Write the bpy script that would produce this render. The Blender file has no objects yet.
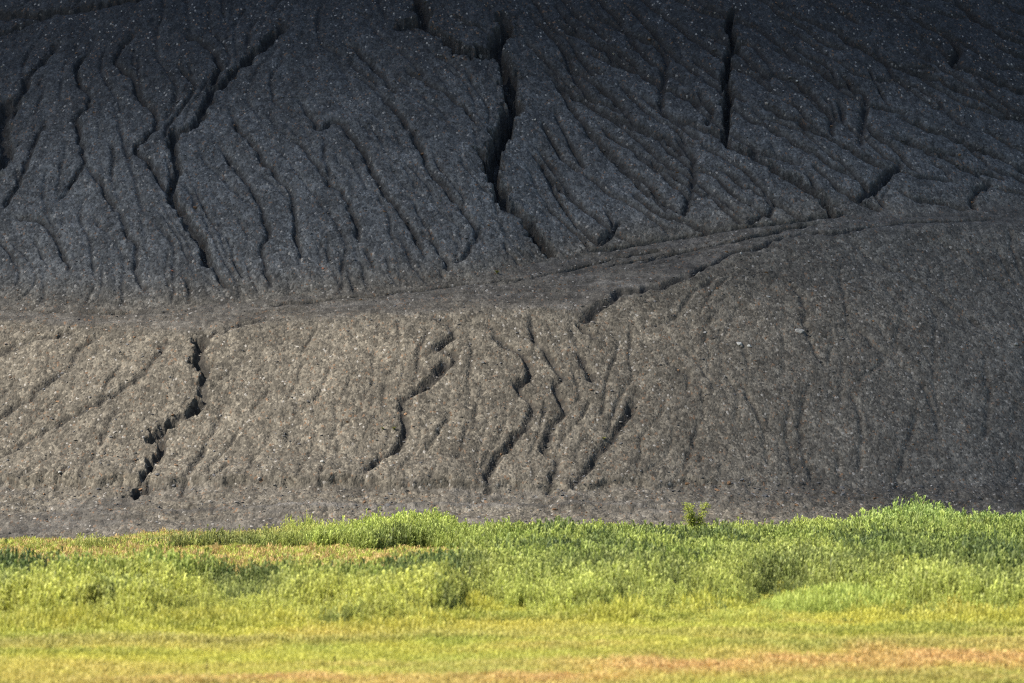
import bpy, math, random
import numpy as np

# ------------------------------------------------------------------ camera, sky, sun, exposure
random.seed(4)
RS = np.random.RandomState(11)
scene = bpy.context.scene
COL = scene.collection
F = 3600.0            # focal length in pixels of the 1024 px wide frame
HZ = 363.0            # pixel row of the horizon
CAMZ = 14.0           # eye height over the meadow

cam_data = bpy.data.cameras.new("camera")
cam = bpy.data.objects.new("camera", cam_data)
COL.objects.link(cam)
cam.location = (0.0, 0.0, CAMZ)
cam.rotation_euler = (math.radians(90), 0, 0)
cam_data.sensor_width = 36.0
cam_data.lens = 36.0 * F / 1024.0
cam_data.shift_y = (HZ - 341.5) / 1024.0
cam_data.clip_start = 1.0
cam_data.clip_end = 8000.0
cam_data.dof.use_dof = True
cam_data.dof.focus_distance = 312.0
cam_data.dof.aperture_fstop = 0.42
scene.camera = cam

SUN = np.array([-0.64, -0.27, 0.72]); SUN /= np.linalg.norm(SUN)   # towards the sun
SUN_ELEV = math.asin(SUN[2])
SUN_AZ = math.atan2(SUN[0], SUN[1])          # clockwise from +Y

world = bpy.data.worlds.new("World")
scene.world = world
world.use_nodes = True
wn = world.node_tree.nodes
wl = world.node_tree.links
sky = wn.new("ShaderNodeTexSky")
sky.sky_type = 'NISHITA'
sky.sun_disc = False
sky.sun_elevation = SUN_ELEV
sky.sun_rotation = SUN_AZ
sky.air_density = 1.0
sky.dust_density = 0.6
sky.ozone_density = 1.2
wl.new(sky.outputs[0], wn["Background"].inputs[0])
wn["Background"].inputs[1].default_value = 0.09

sun_data = bpy.data.lights.new("sun", 'SUN')
sun_data.energy = 5.0
sun_data.angle = math.radians(0.5)
sun_data.color = (1.0, 0.94, 0.85)
sun = bpy.data.objects.new("sun", sun_data)
COL.objects.link(sun)
from mathutils import Vector
sun.rotation_euler = Vector(SUN).to_track_quat('Z', 'Y').to_euler()
sun.location = (-200, 100, 300)

scene.view_settings.view_transform = 'Standard'
scene.view_settings.look = 'None'
scene.view_settings.gamma = 1.0
scene.view_settings.use_curve_mapping = False
scene.view_settings.exposure = 0.95
scene.render.engine = 'CYCLES'
scene.cycles.max_bounces = 5
scene.cycles.diffuse_bounces = 3
scene.cycles.transmission_bounces = 3
scene.cycles.transparent_max_bounces = 8
scene.cycles.volume_bounces = 1
scene.cycles.use_denoising = False
scene.cycles.filter_width = 1.1

# ------------------------------------------------------------------ helpers
def hash2(ix, iy, seed):
    h = (ix.astype(np.int64) * 374761393 + iy.astype(np.int64) * 668265263 + seed * 974634777) & 0xFFFFFFFF
    h = ((h ^ (h >> 13)) * 1274126177) & 0xFFFFFFFF
    h = (h ^ (h >> 16)) & 0xFFFFFFFF
    return h.astype(np.float64) / 4294967295.0

def vnoise(x, y, seed=0):
    """smooth value noise in -1..1"""
    x = np.asarray(x, float); y = np.asarray(y, float)
    ix = np.floor(x); iy = np.floor(y)
    fx = x - ix; fy = y - iy
    fx = fx * fx * fx * (fx * (fx * 6 - 15) + 10); fy = fy * fy * fy * (fy * (fy * 6 - 15) + 10)
    a = hash2(ix, iy, seed); b = hash2(ix + 1, iy, seed)
    c = hash2(ix, iy + 1, seed); d = hash2(ix + 1, iy + 1, seed)
    return ((a * (1 - fx) + b * fx) * (1 - fy) + (c * (1 - fx) + d * fx) * fy) * 2 - 1

def fbm(x, y, octaves=4, seed=0, gain=0.5):
    s = 0; a = 1.0; t = 0.0; f = 1.0
    for o in range(octaves):
        s = s + a * vnoise(x * f + 17.3 * o, y * f - 9.1 * o, seed + o * 31)
        t += a; a *= gain; f *= 2.03
    return s / t

def sstep(a, b, x):
    t = np.clip((np.asarray(x, float) - a) / (b - a), 0, 1)
    return t * t * (3 - 2 * t)

def tag(o, label=None, cat=None, group=None, kind=None):
    if label: o["label"] = label
    if cat: o["category"] = cat
    if group: o["group"] = group
    if kind: o["kind"] = kind
    return o

def link(name, me, mat=None, parent=None):
    o = bpy.data.objects.new(name, me)
    COL.objects.link(o)
    if mat is not None and me is not None:
        me.materials.clear(); me.materials.append(mat)
    if parent is not None:
        o.parent = parent
    return o

def mesh_from(name, verts, faces, smooth=False):
    me = bpy.data.meshes.new(name)
    me.from_pydata([tuple(v) for v in verts], [], [tuple(f) for f in faces])
    if smooth:
        me.polygons.foreach_set("use_smooth", [True] * len(me.polygons))
    me.update()
    return me

def mesh_np(name, verts, quads, smooth=True):
    """fast mesh from numpy arrays (n,3) and (m,4)"""
    me = bpy.data.meshes.new(name)
    me.vertices.add(len(verts))
    me.vertices.foreach_set("co", np.ascontiguousarray(verts, np.float32).ravel())
    n = len(quads)
    me.loops.add(n * 4)
    me.loops.foreach_set("vertex_index", np.ascontiguousarray(quads, np.int32).ravel())
    me.polygons.add(n)
    me.polygons.foreach_set("loop_start", np.arange(0, n * 4, 4, dtype=np.int32))
    me.update(calc_edges=True)
    me.polygons.foreach_set("use_smooth", np.full(n, smooth))
    me.validate()
    return me

def float_attr(me, name, vals):
    a = me.attributes.new(name, 'FLOAT', 'POINT')
    a.data.foreach_set("value", np.ascontiguousarray(vals, np.float32).ravel())

# ------------------------------------------------------------------ node helper
class N:
    def __init__(self, name):
        self.m = bpy.data.materials.new(name)
        self.m.use_nodes = True
        self.t = self.m.node_tree
        for n in list(self.t.nodes): self.t.nodes.remove(n)
        self.out = self.t.nodes.new("ShaderNodeOutputMaterial")
    def n(self, typ, **kw):
        nd = self.t.nodes.new(typ)
        for k, v in kw.items():
            if k in ("ins",):
                for key, val in v.items():
                    if isinstance(val, bpy.types.NodeSocket): self.t.links.new(val, nd.inputs[key])
                    else: nd.inputs[key].default_value = val
            else: setattr(nd, k, v)
        return nd
    def math(self, op, a, b=None, clamp=False):
        nd = self.n("ShaderNodeMath", operation=op, use_clamp=clamp)
        for i, v in enumerate((a, b)):
            if v is None: continue
            if isinstance(v, bpy.types.NodeSocket): self.t.links.new(v, nd.inputs[i])
            else: nd.inputs[i].default_value = v
        return nd.outputs[0]
    def mix(self, fac, a, b, mode='MIX'):
        nd = self.n("ShaderNodeMix", data_type='RGBA', blend_type=mode, clamp_factor=True)
        for key, v in ((0, fac), (6, a), (7, b)):
            if isinstance(v, bpy.types.NodeSocket): self.t.links.new(v, nd.inputs[key])
            elif key == 0: nd.inputs[0].default_value = v
            else: nd.inputs[key].default_value = (v[0], v[1], v[2], 1)
        return nd.outputs[2]
    def ramp(self, fac, stops, interp='LINEAR'):
        nd = self.n("ShaderNodeValToRGB")
        cr = nd.color_ramp; cr.interpolation = interp
        while len(cr.elements) < len(stops): cr.elements.new(0.5)
        for e, (p, c) in zip(cr.elements, stops):
            e.position = p
            e.color = (c, c, c, 1) if not hasattr(c, "__len__") else (c[0], c[1], c[2], 1)
        self.t.links.new(fac, nd.inputs[0])
        return nd.outputs[0]
    def attr(self, name, typ='GEOMETRY', out='Fac'):
        nd = self.n("ShaderNodeAttribute", attribute_name=name, attribute_type=typ)
        return nd.outputs[out]

# ------------------------------------------------------------------ the spoil heap: base form
def toe_y(x): return 292.0 + 0.004 * (np.asarray(x, float) + 12) ** 2
TOE_Z, T_AP, T_LO, T_BE, T_UP = 3.8, 0.29, 0.62, 0.34, 0.66
LIP = np.array([(-260, 310), (-100, 316), (0, 320), (100, 327), (205, 330), (300, 319), (400, 313), (470, 308), (540, 308), (583, 309),
                (607, 300), (648, 287), (690, 275), (753, 247), (828, 231), (900, 228), (1024, 222), (1300, 210)], float)
FOOT = np.array([(-260, 292), (-100, 298), (0, 303), (100, 308), (205, 306), (300, 297), (400, 290), (470, 281), (545, 263), (620, 249),
                 (690, 237), (760, 226), (830, 218), (900, 215), (1024, 208), (1300, 196)], float)
lip_x, lip_s = np.array([-400., 400.]), np.array([900., 900.])
foot_x, foot_s = np.array([-400., 400.]), np.array([900., 900.])

def base_raw(x, y):
    s = y - toe_y(x)
    sl = np.interp(x, lip_x, lip_s); sf = np.interp(x, foot_x, foot_s)
    z = TOE_Z + T_AP * np.minimum(s, 0) + T_LO * np.clip(s, 0, sl) \
        + T_BE * np.clip(s - sl, 0, sf - sl) + T_UP * np.maximum(s - sf, 0)
    return z

def base(x, y):
    x = np.asarray(x, float); y = np.asarray(y, float)
    z = (base_raw(x, y - 1.1) + 2 * base_raw(x, y) + base_raw(x, y + 1.1)) / 4
    z = np.minimum(z, 56 + (z - 56) * 0.15)                  # eases off to a crest well above the frame
    back = sstep(470, 600, y)
    return np.maximum(z * (1 - back) - 3 * back, -0.6)

def hit(px, py, d0=262.0, d1=470.0, step=0.2):
    """where the line of sight through a picture point meets the heap"""
    px = np.atleast_1d(np.asarray(px, float)); py = np.atleast_1d(np.asarray(py, float))
    ds = np.arange(d0, d1, step)
    kx = (px - 512) / F; kz = (HZ - py) / F
    out = np.full(len(px), d1)
    for i in range(len(px)):
        g = base(kx[i] * ds, ds) - (CAMZ + kz[i] * ds)
        idx = np.argmax(g > 0)
        if g[idx] > 0 and idx > 0:
            a, b = g[idx - 1], g[idx]
            out[i] = ds[idx - 1] + step * (-a) / (b - a)
    return np.stack([kx * out, out], 1)

p = hit(LIP[:, 0], LIP[:, 1]); lx, ls = p[:, 0], p[:, 1] - toe_y(p[:, 0])
o = np.argsort(lx); lip_x, lip_s = lx[o], ls[o]
p = None
_sf = np.array([-400., 400.])
p = hit(FOOT[:, 0], FOOT[:, 1]); fx_, fs_ = p[:, 0], p[:, 1] - toe_y(p[:, 0])
o = np.argsort(fx_); foot_x, foot_s = fx_[o], fs_[o]

# ------------------------------------------------------------------ channels traced on the slope
# (points in the photograph, width px, depth m, wall: 0 soft rill .. 1 steep gully)
LINES = [
 ([(-20,20),(0,15),(38,13),(113,1),(150,-8)], 12, .9, .6),
 ([(-10,40),(0,36),(20,26),(45,18)], 7, .6, .5),
 ([(62,40),(51,51),(31,72),(20,99),(12,120)], 10, .7, .5),
 ([(8,100),(3,125),(5,150),(-8,175)], 13, 1.1, .7),
 ([(92,38),(79,65),(80,82),(91,99),(77,120),(82,147),(84,164),(70,183),(58,199)], 7, .6, .5),
 ([(84,160),(106,192),(120,212),(127,233),(137,244),(137,275),(150,292)], 7, .45, .2),
 ([(137,27),(118,51),(116,62),(134,79),(140,99),(154,113),(156,127),(137,147),(151,164),(168,195)], 7, .7, .5),
 ([(284,24),(268,40),(253,55),(233,72),(212,92),(199,120),(178,130),(171,147),(178,168),(171,192),(185,216),(195,234),(199,240),(209,264)], 9, .95, .7),
 ([(209,262),(222,278),(233,288)], 7, .4, .2),
 ([(185,31),(205,44),(219,62),(212,84)], 8, .75, .6),
 ([(175,65),(195,86),(171,120),(164,140)], 6, .45, .3),
 ([(226,103),(240,130),(257,147),(267,164),(288,188),(295,212),(296,234),(302,262)], 7, .5, .3),
 ([(284,130),(308,151),(325,175),(342,192),(352,215),(360,240)], 7, .5, .3),
 ([(219,144),(240,171),(260,205),(268,234),(262,252),(270,285)], 7, .5, .3),
 ([(45,120),(20,178),(3,205)], 8, .5, .3),
 ([(10,215),(45,222),(62,247),(70,268)], 7, .4, .2),
 ([(300,95),(318,125),(340,120),(361,147),(381,185),(402,212),(415,234),(425,255)], 8, .55, .3),
 ([(378,89),(402,116),(419,144),(429,168),(446,188),(470,219),(485,245)], 8, .55, .3),
 ([(405,68),(439,89),(465,105),(477,125)], 7, .5, .3),
 ([(450,17),(470,24),(487,31)], 6, .4, .3),
 ([(345,40),(372,62),(395,92)], 7, .4, .2),
 ([(410,-10),(419,2),(424,13),(416,23),(404,25),(398,24)], 11, 1.5, 1),
 ([(404,24),(419,27),(432,32),(446,38),(460,50),(478,51),(499,50)], 11, 2.8, 1),
 ([(506,20),(501,33),(497,48),(508,68),(507,92),(515,101),(508,116),(501,140),(496,154),(493,168),(500,190),(506,204),(515,210),(527,222),(535,236),(548,252)], 14, 2.4, 1),
 ([(480,150),(488,165),(496,180)], 8, 1.2, .8),
 ([(420,230),(440,250),(450,270)], 7, .4, .2), ([(480,225),(470,248),(455,262)], 7, .4, .2),
 ([(559,24),(593,41),(624,62),(662,82)], 8, .5, .3),
 ([(545,65),(580,96),(614,113),(641,127),(669,140),(690,158)], 8, .5, .3),
 ([(590,14),(634,34),(662,48),(665,75),(662,106),(690,123)], 8, .55, .35),
 ([(532,151),(559,185),(580,205),(606,222)], 7, .45, .2),
 ([(580,120),(614,158),(641,185),(669,212)], 7, .45, .2),
 ([(560,48),(580,58),(604,70)], 6, .35, .2),
 ([(733,8),(729,21),(735,41),(727,58),(729,89),(727,116),(727,140),(753,154),(780,171),(811,188),(825,202),(832,214)], 8, 1.5, .9),
 ([(674,89),(695,98),(712,106),(707,123)], 7, .5, .3), ([(674,116),(700,126),(725,137)], 7, .5, .3),
 ([(674,137),(693,161),(688,205),(686,216)], 7, .6, .4),
 ([(825,24),(855,41),(893,62),(927,75),(965,92),(1016,116),(1050,132)], 8, .55, .35),
 ([(903,10),(927,27),(958,48),(951,62),(982,75),(1024,92),(1060,108)], 8, .55, .35),
 ([(955,-2),(989,27),(1024,45),(1060,60)], 8, .55, .35),
 ([(742,62),(765,72),(797,82),(828,113),(831,137)], 7, .5, .3),
 ([(777,48),(811,65),(842,82),(866,96),(862,120),(859,147)], 8, .6, .4),
 ([(763,106),(794,120),(835,140),(866,158),(886,171)], 8, .55, .35),
 ([(902,160),(890,170),(880,180),(868,192)], 9, .8, .5),
 ([(900,113),(948,134),(989,151),(1024,168),(1060,184)], 8, .5, .3),
 ([(893,134),(934,151),(972,168),(1003,178)], 7, .5, .3), ([(990,180),(974,194),(972,208)], 7, .5, .3),
 ([(766,127),(797,144),(835,168),(869,188),(855,202)], 7, .5, .3),
 ([(715,168),(735,180),(756,192),(773,205),(746,222)], 6, .4, .2),
 ([(700,30),(740,50),(770,80)], 7, .4, .2), ([(870,40),(905,85),(960,120)], 6, .3, .2),
 ([(640,150),(680,180),(720,205),(740,222)], 6, .35, .2),
 # bench and ramp
 ([(676,280),(690,275),(718,259),(753,246),(787,235),(828,230),(862,226)], 7, 1.1, .4),
 ([(583,319),(590,311),(607,300),(624,290),(648,287),(690,275)], 9, .8, .6),
 ([(580,322),(597,336)], 6, .6, .5), ([(578,348),(582,358),(593,378)], 8, .7, .6),
 ([(648,326),(662,322),(676,316),(694,292),(718,278)], 6, .5, .4),
 ([(610,266),(650,257),(690,248),(730,240),(780,229)], 4.5, .45, .2), ([(560,272),(610,260),(660,250)], 4.5, .4, .2),
 ([(470,286),(520,279),(560,272)], 3, .15, .2), ([(590,254),(640,244),(700,232),(770,222),(850,214)], 4.5, .5, .2), ([(640,262),(700,247),(760,232),(820,222)], 4, .4, .2), ([(840,228),(900,222),(960,220),(1000,218)], 4, .14, .2), ([(250,306),(330,298),(410,291),(470,284)], 4, .3, .2), ([(0,308),(70,312),(130,311)], 4, .3, .2),
 # lower slope
 ([(270,317),(260,319),(240,323),(219,330),(205,336)], 6, .5, .4),
 ([(207,333),(204,345),(199,356),(207,367),(202,388),(208,398),(188,410),(171,420),(159,434),(160,450),(152,462),(150,475),(140,490),(136,498)], 7, .55, .7),
 ([(204,336),(203,341)], 12, 1.3, .9), ([(200,358),(206,366)], 12, 1.4, .9), ([(202,400),(190,409)], 11, 1.2, .9), ([(174,418),(168,421)], 10, 1.1, .9),
 ([(161,431),(156,436)], 12, 1.4, .9), ([(154,459),(152,464)], 10, 1.1, .9), ([(144,486),(139,493)], 14, 1.5, .9),
 ([(-10,356),(0,352),(17,343),(38,338),(79,329)], 6, .45, .3), ([(-5,352),(8,348),(18,343)], 8, .5, .6),
 ([(106,331),(79,347),(68,367),(38,388),(0,415),(-25,430)], 8, .5, .4),
 ([(171,333),(160,350),(147,367),(120,388),(92,405),(55,425),(14,449),(-10,462)], 8, .5, .4),
 ([(247,357),(219,381),(205,396)], 6, .3, .2), ([(228,395),(215,425),(200,455),(188,485),(182,498)], 7, .4, .3),
 ([(120,400),(108,430),(92,460),(78,490)], 7, .35, .2), ([(60,450),(40,470),(18,488)], 6, .3, .2), ([(300,400),(288,430),(280,465)], 6, .25, .1),
 ([(436,316),(453,333),(439,350),(455,359),(429,384),(405,401),(405,429),(395,449),(376,465),(362,482)], 6.5, .62, .6),
 ([(449,362),(424,388)], 8, .75, .6), ([(384,456),(368,474)], 7, .65, .6),
 ([(491,323),(501,340),(525,357),(530,374),(518,384),(532,405),(525,425),(501,449),(490,470),(488,492)], 7, .6, .6),
 ([(533,312),(535,336),(545,350),(563,374),(556,384),(566,408),(552,425),(545,446),(556,460),(552,486)], 7, .55, .5),
 ([(556,468),(549,490)], 7, .6, .6),
 ([(638,388),(628,412),(610,440),(600,449),(587,473),(573,487)], 8, .6, .5), ([(592,468),(573,488)], 8, .6, .6),
 ([(665,357),(686,374),(690,400)], 7, .4, .3), ([(676,340),(700,365),(720,395)], 6, .3, .2),
 ([(780,278),(804,302),(804,323),(814,350),(828,371)], 7, .45, .3),
 ([(849,240),(883,264),(914,278),(948,306),(975,323),(996,340)], 8, .5, .3),
 ([(855,330),(876,347),(893,360),(914,377),(931,401),(940,440)], 7, .45, .3),
 ([(985,370),(989,398),(984,440)], 8, .5, .3), ([(897,350),(875,368),(855,384)], 6, .35, .2),
 ([(938,237),(975,268),(1010,285)], 7, .4, .3), ([(740,380),(760,420),(770,470)], 7, .4, .3), ([(850,390),(862,430),(858,470)], 7, .4, .3),
 ([(920,410),(905,450),(895,485)], 7, .4, .3), ([(700,420),(690,455),(672,490)], 7, .4, .3), ([(810,380),(800,430),(812,480)], 7, .35, .3),
]

def smooth_line(pts, step=2.0):
    """Catmull-Rom through the traced points, evenly resampled (pixels)"""
    P = np.array(pts, float)
    if len(P) < 3:
        n = max(2, int(np.hypot(*(P[-1] - P[0])) / step) + 1)
        return P[0] + (P[-1] - P[0]) * np.linspace(0, 1, n)[:, None]
    Q = np.vstack([2 * P[0] - P[1], P, 2 * P[-1] - P[-2]])
    out = []
    for i in range(1, len(Q) - 2):
        t = np.linspace(0, 1, max(2, int(np.hypot(*(Q[i + 1] - Q[i])) / step)), endpoint=False)[:, None]
        a, b, c, d = Q[i - 1], Q[i], Q[i + 1], Q[i + 2]
        out.append(0.5 * (2 * b + (c - a) * t + (2 * a - 5 * b + 4 * c - d) * t ** 2 + (3 * b - a - 3 * c + d) * t ** 3))
    out.append(P[-1:])
    return np.vstack(out)

lines = []
samp_p, samp_t = [], []
for pts, w, dep, wall in LINES:
    q = smooth_line(pts)
    k = RS.randint(1000)
    amp = (3.0 if wall >= .7 else 1.9) if w > 5 else 0.6
    tt = np.arange(len(q)) * (.42 if wall >= .7 else .3)
    q = q + np.stack([vnoise(tt, tt * 0 + k, 5), vnoise(tt, tt * 0 + k + 50, 6)], 1) * amp
    ym = q[:, 1].mean(); ly = np.interp(q[:, 0].mean(), LIP[:, 0], LIP[:, 1])
    xm = q[:, 0].mean()
    if ym > ly - 5: dep2, w2 = dep * (1.3 if wall >= .7 else 1.1 if wall >= .5 else .9), w * (1.05 if wall >= .7 else .85 if wall >= .5 else .72)
    elif wall >= .7: dep2, w2 = dep * 1.25, w * .85
    else: dep2, w2 = dep * (1.9 if xm > 540 else 1.25), w * (.68 if xm > 540 else .56)
    if ym > ly - 5 and xm > 665: dep2 *= .75; w2 *= .85
    tq = np.abs(q[-1] - q[0]); obl = tq[0] / (tq[0] + tq[1] + 1e-6)
    if ym < ly - 5: dep2 *= 1 + .8 * max(0, obl - .35) / .4
    lines.append((q, w2, dep2, wall))
    if w > 4:
        t = np.gradient(q, axis=0); t /= np.maximum(np.linalg.norm(t, axis=1), 1e-6)[:, None]
        sel = slice(None, None, 5)
        t = np.where(t[:, 1:2] < 0, -t, t)
        samp_p.append(q[sel]); samp_t.append(t[sel])
SP = np.vstack(samp_p); ST = np.vstack(samp_t)

# rills between the traced ones follow the same fall lines
covered = [q[::4] for q, w, d_, wl_ in lines]
CV = np.vstack(covered)
rr = np.random.RandomState(77)
ANG = ([480, 540, 650, 800, 950, 1100], [60, 50, 40, 32, 26, 23])
fam = np.array([[-999., -999.]])
for k in range(2600):
    c = np.array([rr.uniform(500, 1060), rr.uniform(-60, 215)])
    if c[0] < 520 + .12 * c[1]: continue
    if np.min(np.hypot(*(fam - c).T)) < 15: continue
    q = [c.copy()]; L = rr.uniform(110, 380)
    for i in range(int(L / 2.5)):
        a = math.radians(np.interp(q[-1][0], *ANG)) + .32 * vnoise(i * .09, k * 2.3, 29) + .28 * vnoise(i * .4, k * 1.3, 30)
        nq = q[-1] + 2.5 * np.array([math.cos(a), math.sin(a)])
        if nq[1] > np.interp(nq[0], FOOT[:, 0], FOOT[:, 1]) - 3 or nq[0] > 1075: break
        q.append(nq)
        if i > 10 and np.min(np.hypot(*(fam - nq).T)) < 6: break
    if len(q) < 22: continue
    q = np.array(q); fam = np.vstack([fam, q[::3]])
    CV = np.vstack([CV, q[::4]])
    lines.append((q, rr.uniform(3.4, 5.4), rr.uniform(.6, 1.25), .3))
for k in range(900):
    c = np.array([rr.uniform(-60, 1060), rr.uniform(-40, 480)])
    ly = np.interp(c[0], LIP[:, 0], LIP[:, 1]); fy = np.interp(c[0], FOOT[:, 0], FOOT[:, 1])
    if fy - 12 < c[1] < ly + 2: continue
    if np.min(np.hypot(*(CV - c).T)) < ((7 if c[0] < 520 else 8) if c[1] < ly else 11): continue
    if c[1] > ly and c[0] > 640 and rr.rand() < .2: continue
    q = [c.copy()]; L = rr.uniform(50, 260) if c[1] < ly else rr.uniform(40, 170)
    for i in range(int(L / 2.5)):
        d2 = ((SP - q[-1]) ** 2).sum(1)
        wgt = 1 / (d2 + 500) ** 2
        t = (ST * wgt[:, None]).sum(0); t /= np.linalg.norm(t)
        if c[1] > ly: t = t * 0.6 + np.array([-0.12, 0.5])
        a = 0.5 * vnoise(i * 0.13, k * 3.7, 9) + 0.3 * vnoise(i * .45, k * 5.1, 19)
        t = np.array([t[0] * math.cos(a) - t[1] * math.sin(a), t[0] * math.sin(a) + t[1] * math.cos(a)])
        nq = q[-1] + t / np.linalg.norm(t) * 2.5
        if c[1] < fy and nq[1] > np.interp(nq[0], FOOT[:, 0], FOOT[:, 1]) - 2: break
        if nq[1] > 490: break
        q.append(nq)
        if i > 6 and np.min(np.hypot(*(CV - nq).T)) < 3.5: break      # runs into another rill
    if len(q) < 9: continue
    q = np.array(q)
    CV = np.vstack([CV, q[::4]])
    if c[1] < ly: lines.append((q, rr.uniform(2.8, 5) if c[0] > 540 else rr.uniform(2.3, 4.2), rr.uniform(.16, .55) * (2.1 if c[0] > 540 else .75), 0.15))
    else: lines.append((q, rr.uniform(2.4, 4.2), rr.uniform(.10, .32) * (.8 if c[0] > 640 else 1), 0.15))

# ------------------------------------------------------------------ the heap's height grid
xs_in = np.arange(-60, 60.01, 0.13)
g = 0.13; ext = []
xx = 60.0
while xx < 240:
    g *= 1.22; xx += g; ext.append(xx)
ext = np.array(ext)
XS = np.concatenate([-ext[::-1], xs_in, ext])
YS = [268.0]
while YS[-1] < 388: YS.append(YS[-1] + (0.17 if YS[-1] > 278 else 0.3))
g = 0.2
while YS[-1] < 600:
    g *= 1.15; YS.append(YS[-1] + g)
YS = np.array(YS)
GX, GY = np.meshgrid(XS, YS)
NX, NY = len(XS), len(YS)
ZB = base(GX, GY)
S = GY - toe_y(GX)
SL = np.interp(GX, lip_x, lip_s); SF = np.interp(GX, foot_x, foot_s)
n_edge = fbm(GX * 0.5, GY * 0.5, 3, 300)
bench = sstep(-0.8, 0.8, S - SL + n_edge) * (1 - sstep(-0.8, 0.8, S - SF + n_edge))
apron = 1 - sstep(-0.5, 0.3, S + 0.6 * n_edge)
smoothness = np.maximum(bench * 0.6, apron * 0.1)

carve = np.zeros_like(ZB)
wob = fbm(GX * 2.2, GY * 1.8, 3, 41)
for q, w, dep, wall in lines:
    hp = hit(q[:, 0], q[:, 1])
    n = len(hp)
    # fine resample in metres
    seg = np.hypot(*(np.diff(hp, axis=0)).T)
    ok = np.concatenate([[True], seg < 3])
    cum = np.concatenate([[0], np.cumsum(np.minimum(seg, 3))])
    m = max(2, int(cum[-1] / 0.16))
    t = np.linspace(0, cum[-1], m)
    X = np.interp(t, cum, hp[:, 0]); Y = np.interp(t, cum, hp[:, 1])
    u = t / max(cum[-1], 1e-6)
    kk = RS.randint(1000)
    endf = np.minimum(1, np.minimum(u * 6, (1 - u) * 10) + 0.25) if wall < .7 else np.minimum(1, np.minimum(u, 1 - u) * 40 + .3)
    var = 1 + (0.35 if wall < .7 else .28) * vnoise(t * 0.8, t * 0 + kk, 3)
    tg = np.abs(np.gradient(q, axis=0)); ob_ = np.interp(t, cum, tg[:, 0] / (tg.sum(1) + 1e-6))
    lobl = .5 + .75 * ob_ if (wall < .7 and q[:, 0].mean() > 540 and q[:, 1].mean() < 225) else np.ones(m)
    for i in range(m):
        W = w * 0.5 * Y[i] / F * 1.3 * (0.75 + 0.35 * var[i])
        D = dep * endf[i] * var[i] * lobl[i]
        R = W * (1.9 if wall >= .7 else 3.6) + 0.1
        i0, i1 = np.searchsorted(XS, (X[i] - R, X[i] + R)); j0, j1 = np.searchsorted(YS, (Y[i] - R, Y[i] + R))
        if i1 <= i0 or j1 <= j0: continue
        dx = XS[i0:i1][None, :] - X[i]; dy = YS[j0:j1][:, None] - Y[i]
        dd = np.sqrt(dx * dx + dy * dy) / W * (1 + (.42 if wall < .7 else .62) * wob[j0:j1, i0:i1])
        if wall >= 0.7: pr = np.clip(1.15 - dd ** 1.7 * 1.15, 0, 1)
        else: pr = .8 * np.clip(1 - dd / 1.25, 0, 1) + .2 * np.clip(1 - dd / 4, 0, 1) ** 2
        c = carve[j0:j1, i0:i1]
        np.maximum(c, D * pr, out=c)

rill = np.clip((carve - .08) / 0.35, 0, 1)
big = 0.35 * fbm(GX * 0.11, GY * 0.09, 3, 1) + 0.16 * fbm(GX * 0.4, GY * 0.3, 3, 2)
rough = (0.075 + .10 * apron) * fbm(GX * 1.9, GY * 1.05, 3, 3)
clod = fbm(GX * 4.1, GY * 2.2, 2, 8)
fine = (0.035 + 0.05 * np.clip(rill, 0, 1)) * clod + 0.03 * (hash2(np.round(GX / 0.13), np.round(GY / 0.17), 5) - 0.5)
inner = sstep(0, 6, ZB + 3)
# a small undercut scarp at the foot of the lower slope
scarp = .75 * (sstep(-0.2, 0.15, S + 0.9 * fbm(GX * 0.5, GY * 0.2, 3, 12) - 0.1)) * (1 - sstep(0.5, 5.0, S))
scarp *= sstep(-62, -10, -np.abs(GX + 25))
# wheel ruts along the bench and the toe
ruts = 0
for off in (0.35, 0.5, 0.72):
    dd = (S - (SL + (SF - SL) * off) + 0.5 * fbm(GX * 0.15, GX * 0, 2, int(off * 100)))
    ruts = ruts - 0.10 * np.exp(-(dd / 0.3) ** 2)
for off in (-3.2, -5.0, -7.5):
    dd = (S - off + 0.8 * fbm(GX * 0.12, GX * 0, 2, int(-off * 10)))
    ruts = ruts - 0.09 * np.exp(-(dd / 0.35) ** 2) + 0.05 * np.exp(-((dd - .6) / 0.3) ** 2)
Z = ZB + inner * (big * (1 - 0.5 * bench) + (rough + fine) * (1 - smoothness) - carve + ruts) + scarp
Z = np.where(GY < 272, np.minimum(Z, -0.3), Z)

PATH = np.zeros_like(Z)
for q in (smooth_line([(150, 512), (230, 511), (300, 508), (380, 506), (470, 504), (545, 503), (600, 504), (640, 509), (690, 517)], 1.0),):
    hp = hit(q[:, 0], q[:, 1])
    for X_, Y_ in hp:
        i0, i1 = np.searchsorted(XS, (X_ - 1.2, X_ + 1.2)); j0, j1 = np.searchsorted(YS, (Y_ - 1.2, Y_ + 1.2))
        d2 = (XS[i0:i1][None, :] - X_) ** 2 + (YS[j0:j1][:, None] - Y_) ** 2
        c = PATH[j0:j1, i0:i1]; np.maximum(c, np.exp(-d2 / .25), out=c)
Z = Z + .16 * PATH

# vertex normals of the whole grid, so that its pieces shade as one surface
dZdx = np.gradient(Z, XS, axis=1); dZdy = np.gradient(Z, YS, axis=0)
NRM = np.stack([-dZdx, -dZdy, np.ones_like(Z)], -1)
NRM /= np.linalg.norm(NRM, axis=-1, keepdims=True)

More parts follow.
